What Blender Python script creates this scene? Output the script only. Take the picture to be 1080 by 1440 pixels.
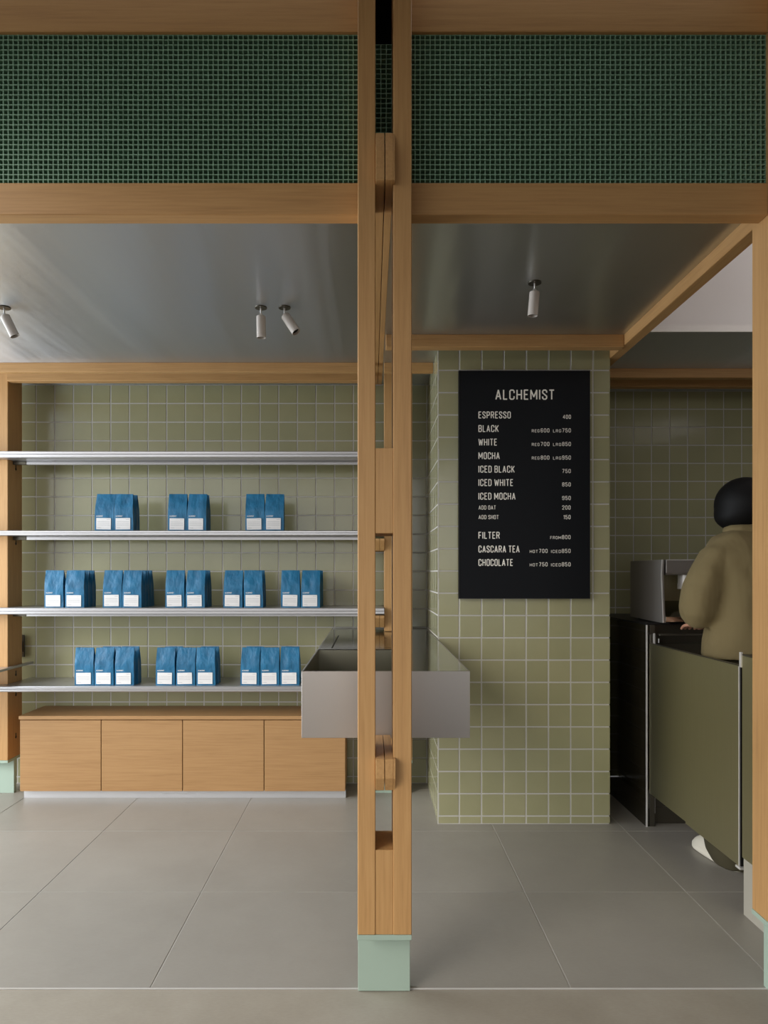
import bpy, bmesh, math, random
from mathutils import Vector, Matrix, noise
for o in list(bpy.data.objects): bpy.data.objects.remove(o)
S = bpy.context.scene
C = bpy.data.collections.new('shop'); S.collection.children.link(C)
random.seed(7)
PI = math.pi
# ---------------------------------------------------------------- camera, light, exposure
H = 1.19                       # eye height; x right, y away from the camera, z up
cd = bpy.data.cameras.new('camera'); cam = bpy.data.objects.new('camera', cd); C.objects.link(cam)
cam.location = (0, 0, H); cam.rotation_euler = (PI/2, 0, 0)
cd.sensor_fit = 'HORIZONTAL'; cd.sensor_width = 36; cd.lens = 962/1080*36
cd.shift_x = 18/1080; cd.shift_y = 87/1080; cd.clip_start = .05
S.camera = cam
W = bpy.data.worlds.new('sky'); S.world = W; W.use_nodes = True
bg = W.node_tree.nodes['Background']; bg.inputs[0].default_value = (.97, .98, 1.0, 1); bg.inputs[1].default_value = 2.25
def area(name, loc, aim, sx, sy, power, col=(1, 1, 1)):
    l = bpy.data.lights.new(name, 'AREA'); l.shape = 'RECTANGLE'; l.size = sx; l.size_y = sy; l.energy = power; l.color = col
    o = bpy.data.objects.new(name, l); C.objects.link(o); o.location = loc
    o.rotation_euler = (Vector(aim)-Vector(loc)).to_track_quat('-Z', 'Y').to_euler(); return o
area('daylight_left', (-2.9, 2.85, 1.2), (0, 2.85, 1.1), 1.5, 2.0, 58, (.84, .92, 1))
sl = bpy.data.lights.new('hazy_sun', 'SUN'); sl.energy = 1.1; sl.angle = math.radians(28); sl.color = (1, .94, .85)
so = bpy.data.objects.new('hazy_sun', sl); C.objects.link(so); so.rotation_euler = Vector((1, 1, -.72)).to_track_quat('-Z', 'Y').to_euler()
area('well_fill_light', (2.55, 2.5, 2.30), (2.3, 2.5, 2.9), 1.1, .8, 6, (1, .96, .95))  # added light inside the well, only to brighten its white ceiling
S.view_settings.view_transform = 'Standard'; S.view_settings.look = 'None'
S.view_settings.exposure = 0.0; S.view_settings.gamma = 1; S.view_settings.use_curve_mapping = False

# ---------------------------------------------------------------- materials
def srgb(r, g, b):
    f = lambda c: (c/255/12.92) if c/255 <= .04045 else ((c/255+.055)/1.055)**2.4
    return (f(r), f(g), f(b), 1)
def mat(name, rgb, rough=.5, metal=0, spec=.5):
    m = bpy.data.materials.new(name); m.use_nodes = True; b = m.node_tree.nodes['Principled BSDF']
    b.inputs['Base Color'].default_value = srgb(*rgb); b.inputs['Roughness'].default_value = rough
    b.inputs['Metallic'].default_value = metal; b.inputs['Specular IOR Level'].default_value = spec
    return m, m.node_tree, b
def coords(nt, scale, kind='Object', rnd=False):
    tc = nt.nodes.new('ShaderNodeTexCoord'); mp = nt.nodes.new('ShaderNodeMapping')
    nt.links.new(tc.outputs[kind], mp.inputs[0]); mp.inputs['Scale'].default_value = scale
    if rnd:
        oi = nt.nodes.new('ShaderNodeObjectInfo'); mu = nt.nodes.new('ShaderNodeMath'); mu.operation = 'MULTIPLY'; mu.inputs[1].default_value = 37
        cb = nt.nodes.new('ShaderNodeCombineXYZ'); nt.links.new(oi.outputs['Random'], mu.inputs[0])
        for i in range(3): nt.links.new(mu.outputs[0], cb.inputs[i])
        nt.links.new(cb.outputs[0], mp.inputs['Location'])
    return mp.outputs[0]
def noise_n(nt, vec, scale=1, detail=3, rough=.5):
    n = nt.nodes.new('ShaderNodeTexNoise'); nt.links.new(vec, n.inputs['Vector'])
    n.inputs['Scale'].default_value = scale; n.inputs['Detail'].default_value = detail; n.inputs['Roughness'].default_value = rough
    return n.outputs['Fac']
def ramp(nt, fac, stops):
    r = nt.nodes.new('ShaderNodeValToRGB'); nt.links.new(fac, r.inputs[0]); e = r.color_ramp.elements
    while len(e) < len(stops): e.new(.5)
    for el, (p, c) in zip(e, stops): el.position = p; el.color = srgb(*c)
    return r.outputs[0]
def bump(nt, b, h, strength, dist=.002):
    n = nt.nodes.new('ShaderNodeBump'); n.inputs['Strength'].default_value = strength; n.inputs['Distance'].default_value = dist
    nt.links.new(h, n.inputs['Height']); nt.links.new(n.outputs[0], b.inputs['Normal'])
def wood(name, axis):
    m, nt, b = mat(name, (190, 140, 85), .48, 0, .35)
    s = [130, 130, 130]; s[axis] = 5
    v = coords(nt, s, rnd=True); f = noise_n(nt, v, 1, 4, .6)
    s2 = [26, 26, 26]; s2[axis] = 1.2
    f2 = noise_n(nt, coords(nt, s2, rnd=True), 1, 3, .5)
    mx = nt.nodes.new('ShaderNodeMix'); nt.links.new(f, mx.inputs[2]); nt.links.new(f2, mx.inputs[3]); mx.inputs[0].default_value = .25
    nt.links.new(ramp(nt, mx.outputs[0], [(.3, (172, 130, 82)), (.5, (186, 143, 92)), (.72, (194, 152, 100))]), b.inputs['Base Color'])
    bump(nt, b, f, .12, .001); return m
CABW = wood('oak veneer of the cabinet', 0)
for n_ in CABW.node_tree.nodes:
    if n_.type == 'VALTORGB':
        for e_, c_ in zip(n_.color_ramp.elements, ((156, 118, 76), (168, 129, 85), (175, 137, 92))): e_.color = srgb(*c_)
WX, WY, WZ = wood('oak along x', 0), wood('oak along y', 1), wood('oak along z', 2)
def steel(name, rgb, rough, tangent, aniso=.8, grain=(4, 400, 4), bs=.05, met=1):
    m, nt, b = mat(name, rgb, rough, 1)
    b.inputs['Anisotropic'].default_value = aniso; b.inputs['Metallic'].default_value = met
    cb = nt.nodes.new('ShaderNodeCombineXYZ')
    for i in range(3): cb.inputs[i].default_value = tangent[i]
    nt.links.new(cb.outputs[0], b.inputs['Tangent'])
    f = noise_n(nt, coords(nt, grain), 1, 3, .6); bump(nt, b, f, bs, .001 if grain[1] > 1 else .012)
    mr = nt.nodes.new('ShaderNodeMapRange'); nt.links.new(f, mr.inputs[0]); mr.inputs[3].default_value = rough*.75; mr.inputs[4].default_value = rough*1.25
    nt.links.new(mr.outputs[0], b.inputs['Roughness']); return m
STC = steel('brushed steel ceiling', (210, 214, 218), .36, (0, 1, 0), .95, (3.2, .2, 3), .75)
STV = steel('brushed steel front', (200, 195, 190), .36, (1, 0, 0), .7, (400, 4, 4), .04, .75)
STS = steel('satin steel', (186, 184, 184), .30, (1, 0, 0), .6, (2, 200, 200), .008, .7)
STP = steel('polished steel', (168, 168, 156), .12, (0, 1, 0), .3, (200, 4, 4), .01)
STG = steel('green tinted steel', (196, 190, 158), .5, (0, 0, 1), .6, (4, 300, 4), .03)
BSN = steel('olive reflecting basin steel', (140, 136, 118), .3, (0, 0, 1), .4, (4, 200, 4), .01, .9)
MSH = steel('satin machine steel', (172, 166, 160), .45, (0, 0, 1), .5, (4, 200, 4), .01, .7)
KICK = steel('bright kickboard steel', (214, 214, 216), .3, (1, 0, 0), .6, (2, 60, 60), .01, .6)
EDGE, _, _ = mat('bright steel edge', (225, 222, 218), .3, .4)
DKS, _, _ = mat('dark steel', (92, 87, 76), .35, .7)
BLK, _, _ = mat('black', (14, 13, 13), .45)
GLB, _, _ = mat('gloss dark panel', (34, 30, 22), .08, 0, .6)
def tilemat(name, a, bb, c):
    m, nt, b = mat(name, a, .16, 0, .5)
    oi = nt.nodes.new('ShaderNodeObjectInfo')
    f = noise_n(nt, coords(nt, (9, 9, 9), rnd=True), 1, 2)
    mx = nt.nodes.new('ShaderNodeMix'); mx.inputs[0].default_value = .4; nt.links.new(f, mx.inputs[2]); nt.links.new(oi.outputs['Random'], mx.inputs[3])
    nt.links.new(ramp(nt, mx.outputs[0], [(.15, a), (.5, bb), (.85, c)]), b.inputs['Base Color'])
    bump(nt, b, noise_n(nt, coords(nt, (14, 14, 14), rnd=True), 1, 1), .10, .004); return m
TILE = tilemat('sage glazed tile', (151, 149, 114), (156, 153, 118), (162, 158, 123))
GROUT, nt, b = mat('grey grout', (190, 187, 180), .9)
def stone(name, c1, c2, c3, rough=.5, sc=5):
    m, nt, b = mat(name, c2, rough, 0, .4)
    v = coords(nt, (1, 1, 1), rnd=True)
    f = noise_n(nt, v, sc, 5, .6); f2 = noise_n(nt, coords(nt, (1, 4, 1), rnd=True), 60, 3, .7)
    mx = nt.nodes.new('ShaderNodeMix'); mx.inputs[0].default_value = .3; nt.links.new(f, mx.inputs[2]); nt.links.new(f2, mx.inputs[3])
    nt.links.new(ramp(nt, mx.outputs[0], [(.3, c1), (.5, c2), (.7, c3)]), b.inputs['Base Color'])
    bump(nt, b, f2, .1, .001); return m
FLOOR = stone('grey porcelain', (148, 143, 134), (154, 149, 140), (160, 155, 146), .38, 3)
PAVE = stone('smooth concrete', (150, 142, 128), (160, 152, 138), (169, 162, 149), .6, 4)
MINT, _, _ = mat('mint painted steel', (158, 176, 161), .5)
ASPH = stone('street asphalt', (76, 72, 66), (86, 81, 74), (94, 89, 81), .9, 6)
PLIN, _, _ = mat('pale plinth laminate', (170, 165, 152), .5)
GRN, _, _ = mat('green moulded grating', (132, 168, 142), .5)
WHT, _, _ = mat('white plaster', (232, 228, 226), .9)
NEIGH, _, _ = mat('grey render', (120, 112, 100), .9)
DARKV, _, _ = mat('void shade black', (24, 26, 22), .9)  # near-black, the shade of the void put into the colour
SOFF, _, _ = mat('sky blocking soffit', (92, 86, 76), .9)
BOARD, _, _ = mat('black board', (10, 13, 18), .5, 0, .2)
LET, _, _ = mat('cream lettering', (246, 242, 232), .7)
LAMP, _, _ = mat('lamp grey paint', (196, 188, 180), .4)
def bagmat():
    m, nt, b = mat('blue bag paper', (28, 108, 152), .42, 0, .4)
    v = coords(nt, (1, 1, .6), rnd=True)
    f = noise_n(nt, v, 26, 3, .5)
    nt.links.new(ramp(nt, f, [(.3, (18, 90, 126)), (.55, (24, 103, 142)), (.75, (32, 112, 152))]), b.inputs['Base Color'])
    bump(nt, b, f, .55, .012); return m
BAG = bagmat()
LAB, _, _ = mat('white label', (226, 224, 222), .7); LINE, _, _ = mat('label print', (150, 148, 150), .8)
SHIRT, nt, b = mat('khaki cotton', (120, 105, 70), .9); bump(nt, b, noise_n(nt, coords(nt, (5, 5, 1.2)), 3, 2), .5, .02)
PANT, _, _ = mat('dark olive cotton', (66, 60, 40), .9)
SKIN, _, _ = mat('skin', (205, 150, 122), .5); HAIR, _, _ = mat('black hair', (12, 11, 11), .6, 0, .2)
SHOE, _, _ = mat('white canvas', (222, 216, 200), .7)

# ---------------------------------------------------------------- helpers
def link(name, me, m=None, parent=None):
    o = bpy.data.objects.new(name, me); C.objects.link(o)
    if m is not None and me is not None: me.materials.append(m)
    if parent is not None: o.parent = parent; o.matrix_parent_inverse = parent.matrix_world.inverted()
    return o
def empty(name, loc):
    o = bpy.data.objects.new(name, None); C.objects.link(o); o.location = loc; o.empty_display_size = .05
    o.matrix_world = Matrix.Translation(loc); return o
def tag(o, label=None, cat=None, group=None, kind=None):
    if label: o['label'] = label
    if cat: o['category'] = cat
    if group: o['group'] = group
    if kind: o['kind'] = kind
    return o
def addbox(bm, a, b, bev=0):
    (x0, y0, z0), (x1, y1, z1) = a, b
    r = bmesh.ops.create_cube(bm, size=1)
    bmesh.ops.scale(bm, vec=(x1-x0, y1-y0, z1-z0), verts=r['verts'])
    bmesh.ops.translate(bm, vec=((x0+x1)/2, (y0+y1)/2, (z0+z1)/2), verts=r['verts'])
    if bev:
        es = list({e for v in r['verts'] for e in v.link_edges})
        bmesh.ops.bevel(bm, geom=es, offset=bev, segments=1, affect='EDGES', profile=.5)
def done(bm, name, m, parent=None, smooth=False, center=True):
    """mesh object whose origin sits at its own base centre"""
    vs = [v.co for v in bm.verts]
    lo = Vector([min(v[i] for v in vs) for i in range(3)]); hi = Vector([max(v[i] for v in vs) for i in range(3)])
    org = Vector(((lo.x+hi.x)/2, (lo.y+hi.y)/2, lo.z)) if center else Vector()
    bmesh.ops.translate(bm, vec=-org, verts=bm.verts)
    bmesh.ops.recalc_face_normals(bm, faces=bm.faces)
    me = bpy.data.meshes.new(name); bm.to_mesh(me); bm.free()
    if smooth:
        for p in me.polygons: p.use_smooth = True
    o = bpy.data.objects.new(name, me); C.objects.link(o); me.materials.append(m)
    o.location = org; o.matrix_world = Matrix.Translation(org)
    if parent is not None: o.parent = parent; o.matrix_parent_inverse = parent.matrix_world.inverted()
    return o
def box(name, a, b, m, parent=None, bev=.0015):
    bm = bmesh.new(); addbox(bm, a, b, bev); return done(bm, name, m, parent)
def prism(name, prof, axis, t0, t1, m, parent=None, bev=0):
    """prof: points in the two other axes; extruded along axis from t0 to t1"""
    bm = bmesh.new()
    def P(p, t):
        return {0: (t, p[0], p[1]), 1: (p[0], t, p[1]), 2: (p[0], p[1], t)}[axis]
    A = [bm.verts.new(P(p, t0)) for p in prof]; B = [bm.verts.new(P(p, t1)) for p in prof]; n = len(prof)
    bm.faces.new(A); bm.faces.new(list(reversed(B)))
    for i in range(n): bm.faces.new((A[i], B[i], B[(i+1) % n], A[(i+1) % n]))
    bmesh.ops.recalc_face_normals(bm, faces=bm.faces)
    if bev: bmesh.ops.bevel(bm, geom=list(bm.edges), offset=bev, segments=1, affect='EDGES', profile=.5)
    return done(bm, name, m, parent)
def cyl(bm, p0, p1, r0, r1=None, seg=20):
    p0, p1 = Vector(p0), Vector(p1); r1 = r0 if r1 is None else r1; d = p1-p0
    r = bmesh.ops.create_cone(bm, cap_ends=True, segments=seg, radius1=r0, radius2=r1, depth=d.length)
    M = Matrix.Translation((p0+p1)/2) @ d.to_track_quat('Z', 'Y').to_matrix().to_4x4()
    bmesh.ops.transform(bm, matrix=M, verts=r['verts'])
def st(o): o['kind'] = 'structure'; return o

# ---------------------------------------------------------------- structure: floor, pavement, walls
ZC = 2.264                                  # steel ceiling height
floor = st(box('floor', (-4.0, 1.966, -.10), (3.2, 4.02, -.0016), GROUT, bev=0))
xj = [1.177-.604*k for k in range(-3, 9)][::-1]   # tile joints across
xj = sorted(xj); yj = [1.966, 2.559, 3.163, 3.767, 4.02]
for i in range(len(xj)-1):
    for j in range(4):
        x0, x1 = max(xj[i], -4.0), min(xj[i+1], 3.2)
        box('floor_tile', (x0+.0018, yj[j]+.0018, -.0018), (x1-.0018, yj[j+1]-.0018, 0), FLOOR, floor, .0008)
st(box('pavement', (-40, .9, -.12), (30, 1.9612, -.002), PAVE, bev=0))
st(box('floor_street', (-40, -60, -.14), (30, .9, -.02), ASPH, bev=0))  # unseen ground, made dark asphalt to cut bounce onto the upper posts
st(box('trim_1', (-4.0, 1.9628, -.12), (3.2, 1.9655, .001), EDGE, bev=0)); st(box('trim_4', (-4.0, 1.9612, -.12), (3.2, 1.9628, -.004), BLK, bev=0))

_tm = {}
def tilemesh(w, h):
    k = (round(w, 4), round(h, 4))
    if k not in _tm:
        bm = bmesh.new(); t = .006; e = .0012
        a = [bm.verts.new((sx*w/2, 0, sz*h/2)) for sx, sz in ((-1, -1), (1, -1), (1, 1), (-1, 1))]
        b_ = [bm.verts.new((sx*w/2, -t+e, sz*h/2)) for sx, sz in ((-1, -1), (1, -1), (1, 1), (-1, 1))]
        c = [bm.verts.new((sx*(w/2-e), -t, sz*(h/2-e))) for sx, sz in ((-1, -1), (1, -1), (1, 1), (-1, 1))]
        for i in range(4):
            j = (i+1) % 4
            bm.faces.new((a[i], a[j], b_[j], b_[i])); bm.faces.new((b_[i], b_[j], c[j], c[i]))
        bm.faces.new(c)
        bmesh.ops.recalc_face_normals(bm, faces=bm.faces)
        me = bpy.data.meshes.new('tile'); bm.to_mesh(me); bm.free(); me.materials.append(TILE); _tm[k] = me
    return _tm[k]
PT, G = .1060, .0066
def tile_wall(parent, joints, plane, base, visible, rot=0, zlo=0.0, ztop=ZC):
    """joints: sorted positions of joints along the wall; plane(u, z) -> world point; visible(u, z) -> own object or joined"""
    zs = [ztop]
    while zs[-1] > zlo+.001: zs.append(max(zlo, zs[-1]-PT))
    rest = bmesh.new(); n = 0
    for i in range(len(joints)-1):
        for k in range(len(zs)-1):
            u0, u1, z1, z0 = joints[i], joints[i+1], zs[k], zs[k+1]
            w, h = u1-u0-G, z1-z0-G
            if w < .006 or h < .006: continue
            uc, zc = (u0+u1)/2, (z0+z1)/2
            me = tilemesh(w, h); P = Vector(plane(uc, zc))
            R = Matrix.Rotation(rot, 4, 'Z') @ Matrix.Rotation(random.gauss(0, .0022), 4, 'X') @ Matrix.Rotation(random.gauss(0, .0022), 4, 'Z')
            M = Matrix.Translation(P) @ R
            if visible(uc, zc) and n < 300:
                o = bpy.data.objects.new('tile', me); C.objects.link(o); o.parent = parent
                o.matrix_parent_inverse = parent.matrix_world.inverted(); o.matrix_world = M; n += 1
            else:
                t = bmesh.new(); t.from_mesh(me); bmesh.ops.transform(t, matrix=M, verts=t.verts)
                tmp = bpy.data.meshes.new('t'); t.to_mesh(tmp); t.free(); rest.from_mesh(tmp); bpy.data.meshes.remove(tmp)
    if rest.verts: tag(done(rest, 'tile_field', TILE, parent), kind='stuff')
    else: rest.free()
    return n
YL, YR, YCOL = 3.886, 4.02, 3.253
wall_l = st(box('wall_back_left', (-4.0, YL+.0020, 0), (.33, YL+.12, 2.97), GROUT, bev=0))
jl = sorted([-.738+PT*k for k in range(-31, 10)]+[.316]); jl = [j for j in jl if j <= .3161 and (j == .316 or j < .30)]
def visl(u, z):
    if not (-1.97 < u < .30): return False
    if z < .46 and u < -.16: return False
    if u > -.10 and u < .05 and z > 1.0: return False
    if u > .12 and u < .21: return False
    return True
tile_wall(wall_l, jl, lambda u, z: (u, YL+.006, z), None, visl)
wall_r = st(box('wall_back_right', (1.0, YR+.0020, 0), (3.2, YR+.12, 2.97), GROUT, bev=0))
jr = [1.0]+[1.542+PT*k for k in range(-5, 16)]+[3.2]
tile_wall(wall_r, jr, lambda u, z: (u, YR+.006, z), None, lambda u, z: 1.40 < u < 2.30 and z > .94)
col = st(box('column', (.316+.006, YCOL+.0020, 0), (1.138-.006, YR+.01, 2.29), GROUT, bev=0))
jc = [.316]+[(645.8-522)*YCOL/962+PT*k for k in range(7)]+[1.138]
tile_wall(col, jc, lambda u, z: (u, YCOL+.0065, z), None, lambda u, z: True)
side = st(box('wall_column_side', (.3182, YCOL+.008, 0), (.3215, YL, 2.26), GROUT, bev=0))
tile_wall(side, [YCOL+PT*k for k in range(6)]+[YL], lambda u, z: (.3225, u, z), None, lambda u, z: True, rot=-PI/2)
side2 = st(box('wall_column_side_right', (1.1305, YCOL+.008, 0), (1.1315, YR, 2.26), GROUT, bev=0))
tile_wall(side2, [YCOL+PT*k for k in range(7)]+[YR], lambda u, z: (1.1315, u, z), None, lambda u, z: False, rot=PI/2)
# corner beads of the column
st(box('trim_2', (.3165, YCOL+.0005, 0), (.3225, YCOL+.006, ZC), GROUT, bev=0))
# unseen room limit, carried out past the street to block light from the right
st(box('wall_right', (3.2, -7, 0), (3.35, 4.15, 3.2), NEIGH, bev=0))
# ceilings
st(box('ceiling', (-4.0, 2.005, ZC), (.0119, YL, ZC+.03), STC, bev=0))
st(box('ceiling_bay', (.0607, 2.005, ZC), (1.134, YL+.13, ZC+.03), STC, bev=0))
st(box('ceiling_rear', (1.184, 3.04, ZC), (3.2, YR+.02, ZC+.03), STC, bev=0))
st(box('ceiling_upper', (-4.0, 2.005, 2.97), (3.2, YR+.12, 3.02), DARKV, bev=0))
st(box('void_shade_backdrop', (-4.0, 2.45, ZC+.035), (1.134, 2.5, 2.97), DARKV, bev=0))  # dark backdrop behind the gratings, its colour carries the void's shade
box_v = st(box('void_sky_block', (-4.05, 1.95, ZC-.06), (-4.0, YL, 3.0), DARKV, bev=0))  # unseen end panel added to keep sky light out of the void
st(box('void_slot_sky_block', (.0115, 1.99, 2.42), (.061, 2.45, 2.44), DARKV, bev=0))  # dark filler added to stop sky light leaking through the slot
# light well on the right, white inside
well = bmesh.new()
addbox(well, (1.19, 2.01, 2.90), (3.2, 3.10, 2.94)); addbox(well, (1.19, 3.04, ZC+.031), (3.2, 3.07, 2.90)); addbox(well, (1.186, 2.01, ZC+.08), (1.20, 3.04, 2.90))
addbox(well, (1.30, 2.01, 2.40), (3.2, 2.05, 2.90))
st(done(well, 'ceiling_well', WHT))
st(box('trim_3', (1.19, 3.034, ZC), (3.2, 3.04, ZC+.03), EDGE, bev=0))
st(box('sky_block_soffit', (-1.7, -4.4, 2.86), (3.2, 1.88, 3.0), SOFF, bev=0))  # unseen overhang, sized to cut high sky light and darken the upper front

# ---------------------------------------------------------------- timber frame
def beam(a, b, m, label):
    o = box('timber_beam', a, b, m, None, .002); tag(o, label, 'beam'); return o
FX0, FX1 = -.0373, .1118                    # front post
ZB = H+1.0255                               # underside of beams
beam((-4.0, 1.9535, ZB), (FX0, 2.0045, H+1.117), WX, 'oak beam under the left green grating, above the steel ceiling edge')
beam((FX1, 1.9535, ZB), (1.134, 2.0045, H+1.117), WX, 'oak beam under the right green grating, between the two posts')
beam((-4.0, 1.9535, H+1.549), (FX0, 2.0045, 2.965), WX, 'oak beam at the top edge above the left green grating')
beam((FX1, 1.9535, H+1.549), (1.134, 2.0045, 2.965), WX, 'oak beam at the top edge above the right green grating')
beam((-4.0, 3.475, ZB), (.0115, 3.508, ZC), WX, 'nearer oak beam across the ceiling edge above the bag shelves')
beam((-1.938, 3.634, ZB), (-.01, 3.682, ZC), WX, 'rear oak beam just above the tiled wall behind the bag shelves')
beam((.066, 3.066, H+1.017), (1.1335, 3.116, ZC), WX, 'oak beam under the ceiling directly in front of the tiled column top')
beam((.066, 3.475, ZB), (.3155, 3.508, ZC), WX, 'short oak beam butting the left side of the tiled column')
beam((1.1345, 2.006, ZB), (1.184, 3.47, ZC+.02), WY, 'oak beam running back from the right post beside the white ceiling')
g = box('timber_beam', (1.1845, 2.04, ZB+.012), (1.194, 3.47, ZC+.03), WY, None, .001); tag(g, 'thin oak edging strip along the side of the beam next to the white ceiling', 'trim')
beam((1.196, 3.575, ZB), (3.2, 3.62, ZC), WX, 'nearer oak beam above the green tiled wall behind the person')
beam((1.15, 3.745, ZB), (3.2, 3.794, ZC), WX, 'farther, darker oak beam above the green tiled wall behind the person')

def foot(par, x0, x1, yc):
    f = box('foot_plate', (x0, yc-.012, 0), (x1, yc+.014, .179), MINT, par, .001)
    l = box('foot_cap', (x0-.001, yc-.0765, .1792), (x1+.001, yc+.0755, .1934), MINT, par, .001)
# front post: two strips with packing blocks between them
p = empty('timber_post', (.037, 1.962, 0))
tag(p, 'tall oak double post in the foreground with an open slot down its middle', 'post')
box('post_strip', (FX0, 1.887, .1935), (.0118, 2.037, 2.995), WZ, p, .002)
box('post_strip', (.0608, 1.887, .1935), (FX1, 2.037, 2.995), WZ, p, .002)
box('packing_block', (.0119, 1.889, .1936), (.0607, 2.033, .427), WZ, p, .001)
box('packing_block', (.0119, 1.8885, 1.302), (.0607, 2.033, 1.537), WZ, p, .001)
foot(p, FX0, FX1-.001, 1.963)
p = empty('timber_post', (1.209, 1.962, 0)); tag(p, 'oak post cut by the right edge of the picture', 'post')
box('post_strip', (1.134, 1.887, .1935), (1.1835, 2.037, 2.995), WZ, p, .002)
box('packing_block', (1.184, 1.889, .1936), (1.2335, 2.033, 2.99), WZ, p, .001)
box('post_strip', (1.234, 1.887, .1935), (1.284, 2.037, 2.995), WZ, p, .002)
foot(p, 1.134, 1.284, 1.963)
p = empty('timber_post', (-2.015, 3.727, 0)); tag(p, 'oak post at the far left holding the shelf ends', 'post')
bx = box('post_strip', (-1.99, 3.652, .1935), (-1.94, 3.802, ZC), WZ, p, .002)
box('packing_block', (-2.0395, 3.655, .1936), (-1.9905, 3.80, ZC), WZ, p, .001)
box('post_strip', (-2.09, 3.652, .1935), (-2.04, 3.802, ZC), WZ, p, .002)
foot(p, -2.09, -1.94, 3.727)
for z in (1.762, 1.355, .64, .53, .30):
    bm = bmesh.new(); cyl(bm, (-1.943, 3.735, z), (-1.9392, 3.735, z), .008, seg=12); addbox(bm, (-1.943, 3.731, z), (-1.9392, 3.739, z+.022))
    done(bm, 'keyhole_slot', BLK, p)
p = empty('timber_post', (.145, 3.727, 0)); tag(p, 'rear oak post seen through the slot of the foreground post', 'post')
for z0_, z1_ in ((.1935, .6695), (.8835, ZC)):
    box('post_strip', (.070, 3.652, z0_), (.1195, 3.802, z1_), WZ, p, .002); box('post_strip', (.1695, 3.652, z0_), (.219, 3.802, z1_), WZ, p, .002)
box('packing_block', (.120, 3.655, 1.30), (.169, 3.80, 1.54), WZ, p, .001)
box('packing_block', (.120, 3.655, .1936), (.169, 3.80, .43), WZ, p, .001)
foot(p, .070, .219, 3.727)
box('foot_plate_wing', (.021, 3.718, 0), (.0695, 3.74, .012), MINT, p, .001)
# paired boards running back through the slot
p = empty('paired_joist', (.037, 2.7, ZC)); tag(p, 'pair of oak boards running back at ceiling height through the post slot', 'joist')
for x0, x1 in ((.0122, .0365), (.0388, .0604)):
    prism('board', [(1.865, ZC), (3.882, ZC), (3.882, 2.408), (1.889, 2.408), (1.865, 2.345)], 0, x0, x1, WY, p, .001)
prism('board_end_cheek', [(1.8645, ZC), (1.8866, ZC), (1.8866, 2.402), (1.8645, 2.345)], 0, .0606, .0640, WY, p)
p = empty('paired_joist', (.037, 2.7, .592)); tag(p, 'pair of oak boards carrying the steel counter, ends chamfered below it', 'joist')
for x0, x1 in ((.0122, .0362), (.0380, .0604)):
    prism('board', [(1.865, .684), (1.865, .6317), (1.889, .592), (3.65, .592), (3.65, .670), (2.15, .670), (2.15, .684)], 0, x0, x1, WY, p, .001)
prism('board_end_cheek', [(1.8645, .684), (1.8866, .684), (1.8866, .596), (1.8645, .6317)], 0, .0606, .0660, WY, p)
for zt, zc_, zb, lab in ((1.376, 1.366, 1.315, 'short paired oak bracket under the right end of the second shelf from the top'),
                   (.972, .956, .905, 'short paired oak bracket under the right end of the third shelf, above the counter')):
    p = empty('shelf_bracket', (.045, 3.7, zb)); tag(p, lab, 'bracket')
    for x0, x1 in ((.0200, .0440), (.0460, .0695)):
        prism('board', [(3.600, zt), (3.600, zc_), (3.645, zb), (3.86, zb), (3.86, zt)], 0, x0, x1, WY, p, .001)

# ---------------------------------------------------------------- green gratings
def grating(x0, x1, label, y0=1.9645, y1=1.9845, pitch=.01435):
    z0, z1 = H+1.118, H+1.548; t = .0013
    bm = bmesh.new(); n = max(1, round((x1-x0)/pitch)); pw = (x1-x0)/n
    def quadbox(a, b):
        v = [bm.verts.new((x, y, z)) for x in (a[0], b[0]) for y in (a[1], b[1]) for z in (a[2], b[2])]
        for f in ((0, 1, 3, 2), (4, 6, 7, 5), (0, 4, 5, 1), (2, 3, 7, 6), (0, 2, 6, 4), (1, 5, 7, 3)): bm.faces.new([v[i] for i in f])
    for i in range(n+1):
        x = x0+pw*i; a = max(x-t, x0+.0003); b = min(x+t, x1-.0003); quadbox((a, y0, z0), (b, y1, z1))
    m = round((z1-z0)/pitch); ph = (z1-z0)/m
    for k in range(m+1):
        z = z0+ph*k; quadbox((x0+.0003, y0+.0001, max(z-t, z0)), (x1-.0003, y1, min(z+t, z1)))
    o = done(bm, 'grating_panel', GRN); tag(o, label, 'grating'); return o
grating(-1.43, -.7125, 'green square-mesh grating panel at the far left of the top band')
grating(-.7125, FX0, 'green square-mesh grating panel just left of the foreground post')
grating(FX1, .5288, 'green square-mesh grating panel just right of the foreground post')
grating(.5288, 1.134, 'green square-mesh grating panel at the right, beside the right post')
grating(.0125, .0600, 'narrow dark grating strip seen inside the slot at the top of the post', 2.00, 2.02)

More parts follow.
